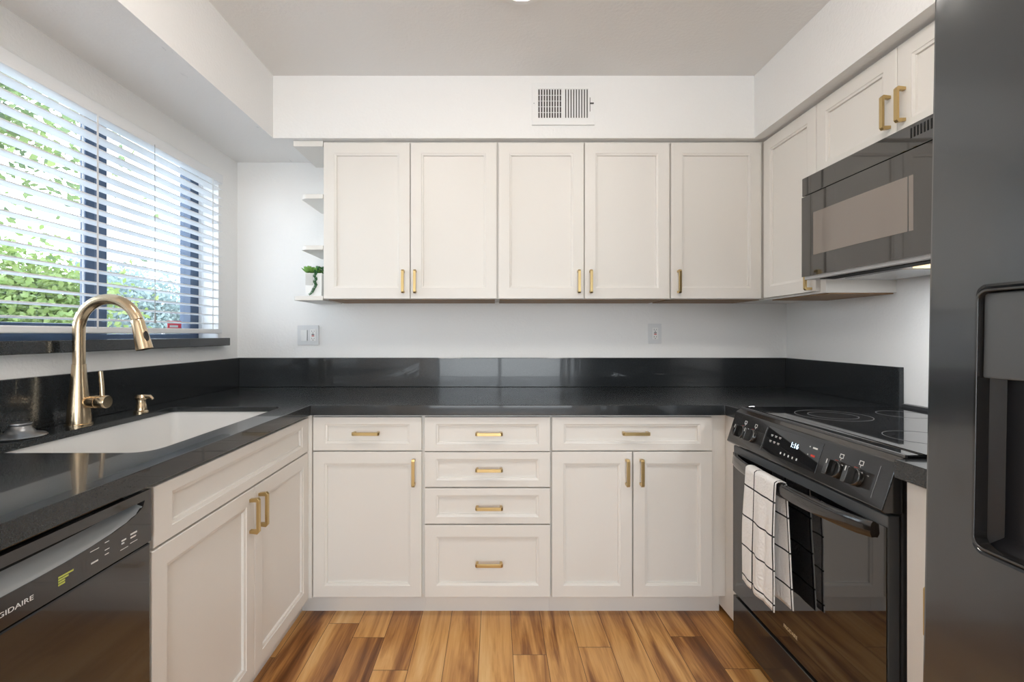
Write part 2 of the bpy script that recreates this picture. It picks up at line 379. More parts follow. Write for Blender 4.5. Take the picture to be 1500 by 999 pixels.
obj('sticker_print', MB().box((-1.5779, 2.29, 1.243), (-1.5776, 2.35, 1.253)), M['mark'], wf)
sill = obj('window_sill', MB().box((-1.55, 0.9, 1.149), (-1.405, 2.508, 1.190)), M['quartz'], None, bevel=0.003)
sill['kind'] = 'structure'; sill['label'] = 'black stone window sill under the white blind'; sill['category'] = 'window sill'

# ------------------------------------------------------------------ handles and cabinet fronts
def handle_mb(mb, mx, cx, cy, length, vertical):
    L2, w, t, out = length/2, 0.0065, 0.009, 0.031
    prof = [(-L2+0.002, 0), (-L2-0.001, out-0.006), (-L2+0.006, out), (L2-0.006, out), (L2+0.001, out-0.006), (L2-0.002, 0), (L2-0.012, 0), (L2-0.0115, out-t), (-L2+0.0115, out-t), (-L2+0.012, 0)]
    # profile plane (along, out), extruded across
    if vertical: loc = Matrix(((0,0,1,cx),(1,0,0,cy),(0,1,0,0),(0,0,0,1)))
    else: loc = Matrix(((1,0,0,cx),(0,0,-1,cy),(0,1,0,0),(0,0,0,1)))
    n = len(prof)
    vs = [mx @ loc @ Vector((a, b, d)) for d in (-w, w) for a, b in prof]
    q = [(0,1,8,9), (1,2,8), (2,3,7,8), (3,4,7), (4,5,6,7)]
    fs = [tuple(reversed(f)) for f in q] + [tuple(i+n for i in f) for f in q] + [(i, (i+1) % n, (i+1) % n + n, i+n) for i in range(n)]
    mb.add(vs, fs)
    return mb
def front_mb(mx, x0, y0, x1, y1, fw, fh, t=0.02):
    rings = [(0, 0, 0), (0, 0, t-0.0015), (0.0015, 0.0015, t), (fw, fh, t), (fw+0.0010, fh+0.0010, t-0.0022), (fw+0.0098, fh+0.0098, t-0.0042), (fw+0.0106, fh+0.0106, t-0.0115)]
    vs = []; fs = []
    for dx, dy, z in rings: vs += [mx @ Vector(p) for p in ((x0+dx, y0+dy, z), (x1-dx, y0+dy, z), (x1-dx, y1-dy, z), (x0+dx, y1-dy, z))]
    for i in range(len(rings)-1):
        for j in range(4): fs.append((i*4+j, i*4+(j+1) % 4, (i+1)*4+(j+1) % 4, (i+1)*4+j))
    k = (len(rings)-1)*4
    fs += [(3, 2, 1, 0), (k, k+1, k+2, k+3)]
    return MB().add(vs, fs)
def front(kind, mx, r, parent, fw=0.052, fh=0.052, hd=None, hl=0.113):
    d = obj(kind, front_mb(mx, r[0], r[1], r[2], r[3], fw, fh), M['cab'], parent)
    if hd:
        hx, hy, vert = hd
        obj('handle', handle_mb(MB(), mx @ Matrix.Translation((0, 0, 0.020)), hx, hy, hl, vert), M['gold'], d, bevel=0.0008)
    return d

S1 = 347.8                                  # the back run's door plane
def bx(px): return (px-724)/S1
def bz(py): return H-(py-489)/S1
BD = 1.984
CT0, CT1 = 0.871, 0.914                      # worktop slab
mxB = frame((0, BD+0.02, 0), 'back')
def base_cab(name, x0, x1, label, fx1=None):
    c = thing(name, ((x0+x1)/2, (BD+YB)/2, 0), label, 'cabinet', 'white base cabinets under the black worktop')
    m_ = MB().box((x0, BD+0.02, 0.095), (x1, YB-0.004, CT0-0.001))
    obj('body', m_, M['cab'], c)
    obj('toe_kick', MB().box((x0 if x0 > -0.7 else -0.8395, 2.06, 0.0), (x1, 2.08, 0.0945)), M['cab'], c)
    return c
c = base_cab('base_cabinet', -0.787, bx(619.5), 'white base cabinet with one drawer over one door, left of the drawer stack')
front('drawer', mxB, (bx(458.5), bz(660), bx(617.5), bz(611)), c, 0.050, 0.029, (bx(537.5), bz(634), False))
front('door', mxB, (bx(458.5), bz(875), bx(617.5), bz(662)), c, 0.0485, 0.0485, (bx(606.5), bz(691), True))
c = base_cab('base_cabinet', bx(619.7), bx(807.3), 'white base cabinet with a stack of four drawers')
for (y1, y0, hy) in ((611, 661, 634.5), (662.5, 713.5, 687), (715.5, 767.5, 742.5), (769.5, 875, 824.5)):
    front('drawer', mxB, (bx(622), bz(y0), bx(806), bz(y1)), c, 0.0485, 0.029 if y0 < 800 else 0.0485, (bx(716.5), bz(hy), False))
c = base_cab('base_cabinet', bx(807.5), bx(1066), 'white base cabinet with wide drawer over two doors, nearest the stove')
front('drawer', mxB, (bx(808.5), bz(660), bx(1043.5), bz(611)), c, 0.050, 0.029, (bx(930), bz(634), False))
front('door', mxB, (bx(808.5), bz(875), bx(926), bz(662)), c, 0.0485, 0.0485, (bx(918), bz(691), True))
front('door', mxB, (bx(928), bz(875), bx(1043.5), bz(662)), c, 0.0485, 0.0485, (bx(939), bz(691), True))
obj('corner_filler', MB().box((bx(1066)+0.0005, 1.886, 0.03), (1.60, YB-0.004, CT0-0.001)), M['cab'], c)

# left run: sink base, dishwasher
LX = -0.779
mxL = frame((LX-0.02, 0, 0), 'left')
c = thing('sink_cabinet', (-1.1, 1.53, 0), 'white base cabinet under the sink, wide false drawer over two doors', 'cabinet', 'white base cabinets under the black worktop')
b_ = MB().box((XL+0.01, 1.070, 0.095), (LX-0.02, 1.088, CT0-0.001)).box((XL+0.01, 1.985, 0.095), (LX-0.02, 2.002, CT0-0.001)).box((XL+0.01, 1.088, 0.095), (LX-0.02, 1.985, 0.113)).box((LX-0.04, 1.088, 0.113), (LX-0.02, 1.985, CT0-0.001)).box((XL+0.01, 1.088, 0.113), (XL+0.02, 1.985, CT0-0.001))
obj('body', b_, M['cab'], c)
obj('toe_kick', MB().box((-0.86, 1.070, 0), (-0.84, 2.0595, 0.0945)), M['cab'], c)
front('false_drawer', mxL, (1.079, bz(660), 1.975, bz(611)), c, 0.06, 0.029)
front('door', mxL, (1.072, 0.101, 1.531, bz(662)), c, 0.0485, 0.0485, (1.504, 0.630, True))
front('door', mxL, (1.534, 0.101, 1.975, bz(662)), c, 0.0485, 0.0485, (1.561, 0.630, True))
obj('corner_stile', MB().box((LX-0.0195, 1.9775, 0.101), (-0.7665, 2.0035, CT0-0.001)), M['cab'], c)

# dishwasher
dw = thing('dishwasher', (-1.1, 0.78, 0), 'black built-in dishwasher under the worktop beside the sink cabinet', 'dishwasher')
D0, D1 = 0.462, 1.066
obj('tub', MB().box((XL+0.03, D0, 0.06), (LX-0.025, D1, 0.84)), M['void'], dw)
obj('door_panel', MB().box((LX-0.024, D0+0.004, 0.105), (LX+0.004, D1-0.003, 0.742)), M['black'], dw, bevel=0.004)
pk_top = 0.8425; yc = 0.772
arc = [(yc + 0.272*math.cos(R(a)), pk_top - 0.046*abs(math.sin(R(a)))**0.8) for a in range(-180, 1, 12)]
hole = [(y, z) for y, z in arc]
cp = obj('control_panel', MB().plate(rect(D0+0.004, 0.745, D1-0.003, 0.862), [hole], LX-0.010, LX+0.005, lm), M['black'], dw, smooth=30)
# curved scoop of the handle pocket
sc = MB(); nseg = 24; rows = []
for i in range(nseg+1):
    a = R(-180 + 180*i/nseg); y = yc+0.272*math.cos(a); zb = pk_top-0.046*abs(math.sin(a))**0.8
    rows.append([(LX+0.003, y, zb), (LX-0.012, y, zb+(pk_top-zb)*0.25), (LX-0.026, y, zb+(pk_top-zb)*0.62), (LX-0.034, y, pk_top+0.004)])
vs = [q for r_ in rows for q in r_]
sc.add(vs, [(i*4+j, i*4+j+1, (i+1)*4+j+1, (i+1)*4+j) for i in range(nseg) for j in range(3)])
obj('handle_pocket', sc, M['grey'], dw, smooth=40)  # grey stands for the light the scoop reflects
obj('kick_plate', MB().box((-0.86, D0, 0.0), (-0.845, D1, 0.098)), M['satin'], dw)
tL = lambda y, z: frame((LX+0.0052, y, z), 'left')
text('brand_lettering', 'FRIGIDAIRE', 0.0115, tL(0.752, 0.769), M['mark'], cp, squeeze=1.35)
yb = MB()
for k, (w_) in enumerate((0.030, 0.020, 0.013, 0.013)): yb.box((LX+0.0051, 0.836, 0.776-0.0045*k), (LX+0.0056, 0.836+w_, 0.779-0.0045*k))
obj('energy_mark', yb, M['yellow'], cp)
for (y, z, w_, h_) in ((0.902, 0.792, 0.020, 0.0012), (0.904, 0.768, 0.016, 0.003), (0.936, 0.795, 0.010, 0.0012), (0.936, 0.780, 0.011, 0.0015), (0.936, 0.771, 0.009, 0.0015), (0.978, 0.779, 0.012, 0.003), (0.978, 0.773, 0.007, 0.003), (0.975, 0.762, 0.020, 0.001), (1.002, 0.782, 0.018, 0.0035), (1.002, 0.775, 0.015, 0.003), (1.001, 0.765, 0.020, 0.001)):
    obj('button_mark', MB().box((LX+0.0051, y, z), (LX+0.0056, y+w_, z+h_)), M['mark'], cp)

# ------------------------------------------------------------------ worktops
wt = thing('worktop', (0, 2.3, CT0), 'black quartz worktop wrapping three sides with low backsplash', 'countertop')
outer = [(XL+0.001, 0.403), (-0.777, 0.403), (-0.769, 1.968), (0.966, 1.968), (0.974, 1.874), (XR-0.001, 1.874), (XR-0.001, YB-0.001), (XL+0.001, YB-0.001)]
SX0, SX1, SY0, SY1 = -1.303, -0.866, 1.178, 1.915
hole = rrect(SX0, SY0, SX1, SY1, [0.055, 0.022, 0.022, 0.03])
apron = [(-0.773, 0.40), (-0.765, 1.964), (0.962, 1.964), (0.970, 1.874), (0.990, 1.874), (0.982, 1.984), (-0.785, 1.984), (-0.793, 0.40)]
SLB = CT1-0.0195
obj('slab', MB().plate(outer, [hole], SLB, CT1-0.0001).plate(apron, [], CT0, CT1), M['quartz'], wt, bevel=0.0022)
BZ = CT1+0.163
obj('backsplash', MB().box((XL+0.0201, YB-0.02, CT1+0.0005), (XR-0.0201, YB-0.001, BZ)), M['quartz'], wt, bevel=0.0015)
obj('backsplash', MB().box((XL+0.001, 0.40, CT1+0.0005), (XL+0.02, YB-0.001, BZ)), M['quartz'], wt, bevel=0.0015)
obj('backsplash', MB().box((XR-0.02, 1.890, CT1+0.0005), (XR-0.001, YB-0.001, BZ)), M['quartz'], wt, bevel=0.0015)
w2 = obj('worktop', MB().box((0.946, 0.895, CT0), (XR-0.001, 1.116, CT1)), M['quartz'], None, bevel=0.0025)
tag(w2, 'small black quartz worktop strip between stove and refrigerator', 'countertop')

# sink basin
def basin(x0, y0, x1, y1, zt, zb, th):
    mb = MB(); rings = []
    def ring(dx, z, r): return [(x, y, z) for x, y in rrect(x0+dx, y0+dx, x1-dx, y1-dx, [r[0], r[1], r[2], r[3]], 5)]
    rr = [0.06, 0.028, 0.028, 0.036]
    seq = [(-th, zt), (-th, zb-th), ] ; inner = [(0.0, zt), (0.004, zb+0.04), (0.012, zb+0.014), (0.03, zb+0.002)]
    rings = [ring(0.03, zb-th, [0.05]*4), ring(-th, zb-th+0.01, rr), ring(-th, zt, rr)] + [ring(dx, z, rr) for dx, z in inner]
    n = len(rings[0]); vs = [q for r_ in rings for q in r_]; fs = []
    for i in range(len(rings)-1):
        for j in range(n): fs.append((i*n+j, i*n+(j+1) % n, (i+1)*n+(j+1) % n, (i+1)*n+j))
    fs += [tuple(range(n)), tuple(range((len(rings)-1)*n, len(rings)*n))]
    return mb.add(vs, fs)
sk = thing('sink', ((SX0+SX1)/2, (SY0+SY1)/2, 0.64), 'white undermount single-bowl sink set into the black worktop', 'sink')
obj('basin', basin(SX0-0.006, SY0-0.006, SX1+0.006, SY1+0.006, SLB-0.0015, 0.68, 0.008), M['sink'], sk, smooth=40)
obj('drain', MB().lathe([(0.0, 0.0), (0.045, 0.0), (0.045, 0.003), (0.038, 0.004), (0.034, 0.002), (0.001, 0.002)], ((SX0+SX1)/2, (SY0+SY1)/2, 0.6822)), M['steel'], sk, smooth=40)

# faucet
FX, FY = -1.362, 1.545
fc = thing('faucet', (FX, FY, CT1), 'tall champagne gold gooseneck pull-down kitchen faucet behind the sink', 'faucet')
obj('base_flange', MB().lathe([(0.001, 0.0005), (0.037, 0.0005), (0.037, 0.003), (0.034, 0.0045), (0.001, 0.0045)], (FX, FY, CT1)), M['champagne'], fc, smooth=40)
obj('column', MB().lathe([(0.001, 0.0046), (0.033, 0.0046), (0.0325, 0.02), (0.0285, 0.07), (0.024, 0.12), (0.0205, 0.165), (0.0188, 0.198), (0.001, 0.198)], (FX, FY, CT1)), M['champagne'], fc, smooth=50)
cz, rad = 1.227, 0.098; pts = [(FX, FY, 1.1125), (FX, FY, 1.17), (FX, FY, 1.21)]
for a in range(180, 13, -6): pts.append((FX+rad+rad*math.cos(R(a)), FY, cz+rad*math.sin(R(a))))
obj('spout', MB().tube(pts, 0.0172, 24), M['champagne'], fc, smooth=50)
e = Vector(pts[-1]); d = Vector((math.sin(R(14)), 0, -math.cos(R(14))))
sh = obj('spray_head', MB().tube([e+d*0.0005, e+d*0.002, e+d*0.01, e+d*0.045, e+d*0.085, e+d*0.100], [0.0172, 0.0182, 0.0188, 0.0205, 0.0235, 0.0242], 28), M['champagne'], fc, smooth=40)
bdir = Vector((math.cos(R(14)), -0.35, math.sin(R(14)))).normalized(); bc = e+d*0.060+bdir*0.0195
side = d.cross(bdir).normalized(); bm_ = Matrix.Identity(4)
for i in range(3): bm_[i][0] = side[i]; bm_[i][1] = d[i]; bm_[i][2] = bdir[i]; bm_[i][3] = bc[i]
ov = [(0.0075*math.cos(t), 0.017*math.sin(t)) for t in [2*math.pi*k/20 for k in range(20)]]
obj('spray_button', MB().prism(ov, 0, 0.0055, bm_), M['black'], sh, bevel=0.001)
hz = 0.988
ax = Matrix.Rotation(R(90), 4, 'Y')
hd = obj('valve_stub', MB().lathe([(0.001, 0.010), (0.010, 0.012), (0.0165, 0.026), (0.0200, 0.040), (0.0208, 0.060), (0.0200, 0.0605), (0.0212, 0.0625), (0.0212, 0.092), (0.0195, 0.0945), (0.001, 0.0945)], (FX, FY, hz), 24, ax), M['champagne'], fc, smooth=40)
obj('lever', MB().tube([(FX+0.078, FY, hz+0.012), (FX+0.076, FY, hz+0.05), (FX+0.071, FY, hz+0.100)], [0.0070, 0.0066, 0.0062], 12), M['champagne'], hd, smooth=40)

# soap dispenser
PX, PY = -1.330, 1.775
sd = thing('soap_dispenser', (PX, PY, CT1), 'short champagne gold soap dispenser pump beside the faucet', 'soap dispenser')
obj('pump_base', MB().lathe([(0.001, 0.0005), (0.024, 0.0005), (0.024, 0.006), (0.0185, 0.010), (0.017, 0.030), (0.0150, 0.034), (0.0145, 0.048), (0.001, 0.048)], (PX, PY, CT1)), M['champagne'], sd, smooth=40)
obj('pump_head', MB().lathe([(0.001, 0.048), (0.0185, 0.050), (0.020, 0.058), (0.014, 0.068), (0.001, 0.069)], (PX, PY, CT1)).tube([(PX+0.008, PY, CT1+0.060), (PX+0.034, PY, CT1+0.061), (PX+0.043, PY, CT1+0.052)], [0.008, 0.0065, 0.005], 12), M['champagne'], sd, smooth=40)

# sink stopper on the counter
sp = MB().lathe([(0.001, 0.0005), (0.056, 0.0005), (0.060, 0.004), (0.055, 0.009), (0.036, 0.014), (0.026, 0.026), (0.0235, 0.034), (0.027, 0.038), (0.026, 0.042), (0.001, 0.042)], (-1.361, 1.352, CT1), 40)
tag(obj('sink_stopper', sp, M['pewter'], None, smooth=40), 'grey flanged sink stopper lying on the worktop by the backsplash', 'sink stopper')

# ------------------------------------------------------------------ blind
bl = thing('window_blind', (-1.444, 1.83, 2.037), 'white horizontal slat blind hanging over the kitchen window', 'blind')
BY0, BY1 = 1.195, 2.464
obj('head_rail', MB().box((-1.472, BY0, 1.992), (-1.418, BY1, 2.0385)), M['blind'], bl, bevel=0.002)
sl = MB(); nsl = 17; z0s = 1.262; dz = 0.0437
for k in range(nsl):
    z = z0s + k*dz; prof = []
    for j in range(7):
        u = -1+2*j/6; prof.append((-1.4445+0.0245*u, z+0.0022*(1-u*u)+0.0012*u))
    up = [(x, zz+0.0019) for x, zz in prof]; lo = [(x, zz-0.0019) for x, zz in prof]
    loop = lo + up[::-1]; n = len(loop)
    vs = [(x, y, zz) for y in (BY0+0.004, BY1-0.004) for x, zz in loop]
    qs = [(j, j+1, 12-j, 13-j) for j in range(6)]
    sl.add(vs, [tuple(reversed(q)) for q in qs] + [tuple(i+n for i in q) for q in qs] + [(i, (i+1) % n, (i+1) % n + n, i+n) for i in range(n)])
obj('slats', sl, M['blind'], bl, smooth=35)
obj('bottom_rail', MB().box((-1.469, BY0+0.004, 1.2125), (-1.420, BY1-0.004, 1.236)), M['blind'], bl, bevel=0.004)
for y in (1.30, 1.685, 2.375):
    obj('ladder_tape', MB().box((-1.4187, y-0.004, 1.230), (-1.4181, y+0.004, 1.995)).box((-1.4709, y-0.004, 1.230), (-1.4703, y+0.004, 1.995)), M['blind'], bl)
obj('lift_cord', MB().tube([(-1.415, 1.965, 1.29), (-1.4152, 1.965, 1.60), (-1.416, 1.965, 2.0)], 0.0013, 6).tube([(-1.415, 1.965, 1.255), (-1.415, 1.965, 1.295)], [0.005, 0.003], 8), M['grey'], bl)

# ------------------------------------------------------------------ wall cabinets
UD = 2.345; SU = 690/UD
ux = lambda px: (px-724)/SU
UZ0, UZ1 = 1.384, 2.163
mxU = frame((0, UD+0.02, 0), 'back')
def wall_cab(x0, x1, label, doors):
    c = thing('wall_cabinet', ((x0+x1)/2, (UD+YB)/2, UZ0), label, 'cabinet', 'white wall cabinets under the soffit')
    obj('body', MB().box((x0, UD+0.02, UZ0+0.006), (x1, YB-0.001, ZS-0.001)), M['cab'], c)
    obj('underside_panel', MB().box((x0+0.012, UD+0.045, UZ0-0.002), (x1-0.012, YB-0.001, UZ0+0.0059)), M['wood_under'], c)
    obj('bottom_rail', MB().box((x0, UD+0.0205, UZ0+0.001), (x1, UD+0.0445, UZ0+0.0059)), M['cab'], c)
    for (a, b_, hx) in doors:
        front('door', mxU, (a, UZ0+0.002, b_, UZ1), c, 0.0535, 0.0535, (hx, 1.470, True), 0.115)
    return c
wall_cab(ux(473), ux(728.5), 'white two-door wall cabinet beside the open corner shelf', [(ux(474), ux(600.3), ux(591)), (ux(601.6), ux(727.3), ux(608.5))])
wall_cab(ux(728.7), ux(981.8), 'white two-door wall cabinet in the middle below the air vent', [(ux(730.5), ux(855.3), ux(847.5)), (ux(856.6), ux(980.3), ux(865)) ])
wall_cab(ux(982), 1.355, 'white one-door wall cabinet in the back corner', [(ux(983.2), ux(1115.5), ux(993.5))])

# right wall cabinets
RX = 1.336
mxR = frame((RX+0.02, 0, 0), 'right')      # local x = -world y
c = thing('wall_cabinet', (1.5, 2.13, UZ0), 'narrow white wall cabinet on the stove wall, left of the microwave', 'cabinet', 'white wall cabinets under the soffit')
obj('body', MB().box((RX+0.0201, 1.925, UZ0-0.004), (XR-0.001, YB-0.0015, ZS-0.001)), M['cab'], c)
obj('underside_panel', MB().box((RX+0.04, 1.94, UZ0-0.0085), (XR-0.001, YB-0.32, UZ0-0.0041)), M['wood_under'], c)
front('door', mxR, (-2.338, UZ0+0.004, -1.957, UZ1), c, 0.0535, 0.0535, (-1.985, 1.452, True), 0.115)
c = thing('wall_cabinet', (1.5, 1.56, 1.85), 'short white two-door wall cabinet above the microwave', 'cabinet', 'white wall cabinets under the soffit')
obj('body', MB().box((RX+0.0201, 1.165, 1.848), (XR-0.001, 1.9245, ZS-0.001)), M['cab'], c)
front('door', mxR, (-1.953, 1.850, -1.5645, UZ1), c, 0.0535, 0.0535, (-1.592, 1.958, True), 0.115)
front('door', mxR, (-1.562, 1.850, -1.168, UZ1), c, 0.0535, 0.0535, (-1.534, 1.958, True), 0.115)

# open shelf unit left of the wall cabinets
os_ = thing('corner_shelf', (-0.92, 2.5, UZ0), 'small white open shelf unit on the left end of the wall cabinets', 'shelf')
def shelf_mb(x0, z0, z1, r):
    pts = [(ux(473)-0.0005, UD+0.002), (ux(473)-0.0005, YB-0.001), (x0, YB-0.001)]
    for k in range(9):
        a = R(180 + 90*k/8); pts.append((x0+r+r*math.cos(a), UD+0.002+r+r*math.sin(a)))
    return MB().prism(pts, z0, z1)
obj('shelf', shelf_mb(-1.0, 1.378, 1.400, 0.012), M['cab'], os_, bevel=0.002)
obj('shelf', shelf_mb(-0.970, 1.630, 1.652, 0.04), M['cab'], os_, bevel=0.002)
obj('shelf', shelf_mb(-0.970, 1.885, 1.908, 0.04), M['cab'], os_, bevel=0.002)
obj('top_board', MB().box((-1.002, UD+0.002, 2.145), (ux(473)-0.0005, YB-0.001, ZS-0.001)), M['cab'], os_, bevel=0.002)
obj('hinge_plate', MB().box((ux(473)-0.0075, 2.40, 2.01), (ux(473)-0.0005, 2.412, 2.035)), M['grey'], os_)

# potted plant on the shelf
pp = thing('potted_plant', (-0.925, 2.44, 1.4002), 'small succulent in a white square pot on the open corner shelf', 'plant')
PZ = 1.4005; px_, py_ = -0.915, 2.425
def sq(r, z): return [(px_-r, py_-r, z), (px_+r, py_-r, z), (px_+r, py_+r, z), (px_-r, py_+r, z)]
rg = [sq(0.040, PZ), sq(0.043, PZ+0.118), sq(0.039, PZ+0.118), sq(0.038, PZ+0.10)]
pot = MB().add([q for r_ in rg for q in r_], [(3, 2, 1, 0)] + [(i*4+j, i*4+(j+1) % 4, (i+1)*4+(j+1) % 4, (i+1)*4+j) for i in range(3) for j in range(4)] + [(12, 13, 14, 15)])
po = obj('pot', pot, M['white'], pp, bevel=0.003)
obj('pot_tag', MB().box((px_-0.039, py_-0.0455, PZ+0.058), (px_-0.002, py_-0.0438, PZ+0.116)), M['tag'], po)
def leafy(mb, c, d, ln, w):
    d = Vector(d).normalized(); s_ = d.cross(Vector((0, 0, 1)));
    s_ = (s_ if s_.length > 0.05 else Vector((1, 0, 0))).normalized(); n_ = s_.cross(d).normalized(); c = Vector(c); K = 5
    vs = [c]
    for k in range(1, K):
        t = k/K; ww = w*math.sin(math.pi*min(t*0.85+0.08, 1))**0.8
        for a in range(6):
            an = 2*math.pi*a/6; vs.append(c + d*ln*t + s_*ww*math.cos(an) + n_*ww*0.4*math.sin(an) + n_*ln*0.25*t*t)
    vs.append(c + d*ln + n_*ln*0.25); fs = [(0, 1+(a+1) % 6, 1+a) for a in range(6)]
    for k in range(K-2):
        for a in range(6): fs.append((1+k*6+a, 1+k*6+(a+1) % 6, 1+(k+1)*6+(a+1) % 6, 1+(k+1)*6+a))
    e_ = len(vs)-1; b0 = 1+(K-2)*6; fs += [(b0+a, b0+(a+1) % 6, e_) for a in range(6)]
    mb.add(vs, fs)
g1 = MB()
for (cx, cy, cz_, n, ln) in ((px_-0.030, py_-0.026, PZ+0.122, 18, 0.046), (px_+0.004, py_-0.01, PZ+0.122, 16, 0.042), (px_-0.018, py_+0.02, PZ+0.118, 12, 0.038)):
    for k in range(n):
        a = k*2.4; el = 0.1+1.2*k/n
        leafy(g1, (cx, cy, cz_), (math.cos(a)*math.cos(el), math.sin(a)*math.cos(el), math.sin(el)), ln*(1-0.3*k/n), 0.0115)
obj('succulent_leaves', g1, M['succ'], pp, smooth=60)
g2 = MB()
for k in range(46):
    c_ = (px_+random.uniform(0.0, 0.042), py_+random.uniform(-0.038, 0.02), PZ+random.uniform(0.112, 0.150)); a = random.uniform(0, 6.28)
    leafy(g2, c_, (math.cos(a), math.sin(a), random.uniform(0, 1.2)), 0.016, 0.006)
pth = [(px_+0.012+0.003*math.sin(k*0.8)-0.028*max(0, k-20)/10, py_-0.047-0.003*math.cos(k), PZ+0.124-0.120*k/30) for k in range(31)]
g2.tube(pth, 0.0009, 5)
for k, q in enumerate(pth[1:-1]):
    for s_ in (-1, 1): leafy(g2, q, (s_*0.8, -0.5+0.4*math.sin(k*2), 0.3), 0.0105, 0.0042)
obj('trailing_stem', g2, M['succ2'], pp, smooth=60)
obj('soil', MB().box((px_-0.037, py_-0.037, PZ+0.1005), (px_+0.037, py_+0.037, PZ+0.108)), M['soil'], pp)

# ------------------------------------------------------------------ wall plates
SB = 690/YB
def wx(px): return (px-724)/SB
def wz(py): return H-(py-489)/SB
mxW = frame((0, YB, 0), 'back')
def gfci(mb_w, parent, cx, cz_, mark=True):
    f_ = obj('socket_face', MB().prism(rrect(cx-0.0165, cz_-0.033, cx+0.0165, cz_+0.033, 0.002, 2), 0.0075, 0.0105, mxW), M['white'], parent, bevel=0.0006)
    for zz in (0.020, -0.020):
        for dx, w_, h_ in ((-0.0063, 0.0018, 0.008), (0.0063, 0.0018, 0.0065)):
            obj('socket_slot', MB().prism(rect(cx+dx-w_/2, cz_+zz-h_/2+0.002, cx+dx+w_/2, cz_+zz+h_/2+0.002), 0.0105, 0.0109, mxW), M['slot'], f_)
        obj('ground_hole', MB().prism([(cx+0.0025*math.cos(t), cz_+zz-0.0075+0.0025*math.sin(t)) for t in [k*math.pi/5 for k in range(10)]], 0.0105, 0.0109, mxW), M['slot'], f_)
    obj('test_button', MB().prism(rect(cx-0.007, cz_+0.0015, cx+0.007, cz_+0.0065), 0.0105, 0.0120, mxW), M['slot'], f_)
    obj('reset_button', MB().prism(rect(cx-0.007, cz_-0.0065, cx+0.007, cz_-0.0015), 0.0105, 0.0120, mxW), M['redmark'], f_)
sw = thing('light_switch', (wx(452), YB, wz(491)), 'white double wall plate with dimmer and outlet, left above backsplash', 'switch')
obj('wall_plate', MB().prism(rrect(wx(436.5), wz(505.5), wx(467.5), wz(476.5), 0.003, 3), 0.0005, 0.0080, mxW), M['plate'], sw, bevel=0.0012)
d_ = obj('dimmer_paddle', MB().prism(rrect(wx(441.5), wz(499.5), wx(450.5), wz(483.5), 0.001, 2), 0.0078, 0.012, mxW), M['white'], sw, bevel=0.001)
obj('dimmer_slider', MB().prism(rect(wx(450.8), wz(499), wx(451.6), wz(483.5)), 0.0078, 0.0086, mxW), M['grey'], sw)
gfci(None, sw, wx(459.5), wz(491))
ot = thing('wall_outlet', (wx(958.5), YB, wz(488.5)), 'white single wall outlet on back wall toward the stove', 'outlet')
obj('wall_plate', MB().prism(rrect(wx(949.5), wz(503.3), wx(968.3), wz(474.2), 0.003, 3), 0.0005, 0.0080, mxW), M['plate'], ot, bevel=0.0012)
gfci(None, ot, wx(959), wz(488.5))

# ------------------------------------------------------------------ air vent on the soffit
VD = 2.32; SV = 690/VD
vx = lambda px: (px-724)/SV
vz = lambda py: H-(py-489)/SV
mxV = frame((0, VD, 0), 'back')
av = thing('air_vent', (vx(825), VD, vz(184)), 'white metal air register on the soffit near the ceiling', 'vent')
obj('duct_backing', MB().prism(rect(vx(786), vz(177.5), vx(862.5), vz(128.5)), 0.0004, 0.0012, mxV), M['slot'], av)
hl_ = [rect(vx(787.6), vz(173.5), vx(822.8), vz(131.5)), rect(vx(826.6), vz(173.5), vx(861.2), vz(131.5))]
obj('frame', MB().plate(rect(vx(779), vz(183.8), vx(870.5), vz(122.5)), hl_, 0.0013, 0.008, mxV), M['white'], av, bevel=0.0012)
for s0, nb, wdt, ang in ((787.6, 10, 1.7, 0.0), (826.6, 10, 2.3, 0.35)):
    bars = MB(); stp = (822.8-787.6)/9
    for k in range(nb):
        x_ = vx(s0+k*stp-0.1); w_ = wdt/SV/2; dd = ang*0.006
        bars.prism([(x_-w_, vz(173.5)), (x_+w_, vz(173.5)), (x_+w_, vz(131.5)), (x_-w_, vz(131.5))], 0.003, 0.0062, mxV)
    if ang == 0:
        for k in range(1, 5): bars.prism(rect(vx(787.6), vz(131.5+k*8.4)-0.0009, vx(822.8), vz(131.5+k*8.4)+0.0009), 0.0014, 0.0030, mxV)
    obj('louvers', bars, M['white'], av)
obj('damper_lever', MB().prism(rect(vx(863.4), vz(164.5), vx(864.2), vz(144)), 0.0081, 0.0084, mxV).prism(rect(vx(864), vz(153.6), vx(869), vz(152)), 0.0081, 0.013, mxV), M['slot'], av)
obj('screw', MB().prism([(vx(782)+0.0022*math.cos(k*math.pi/4), vz(152.5)+0.0022*math.sin(k*math.pi/4)) for k in range(8)], 0.0081, 0.0092, mxV), M['grey'], av)

# ------------------------------------------------------------------ stove
RY0, RY1 = 1.120, 1.870
rg_ = thing('stove', (1.28, 1.495, 0), 'black slide-in electric range with glass cooktop and oven', 'stove')
obj('body', MB().box((0.978, RY0+0.006, 0.03), (1.635, RY1-0.004, 0.903)), M['satin'], rg_)
for (x, y) in ((1.01, RY0+0.04), (1.01, RY1-0.04), (1.59, RY0+0.04), (1.59, RY1-0.04)):
    obj('foot', MB().lathe([(0.001, 0.0), (0.018, 0.0), (0.018, 0.0295), (0.001, 0.0295)], (x, y, 0), 12), M['satin'], rg_)
obj('storage_drawer', MB().box((0.944, RY0+0.012, 0.032), (0.977, RY1-0.008, 0.183)), M['black'], rg_, bevel=0.003)
DY0, DY1 = RY0+0.012, RY1-0.008
od = obj('oven_door', MB().box((0.946, DY0, 0.195), (0.976, DY1, 0.772)), M['edge'], rg_, bevel=0.003)
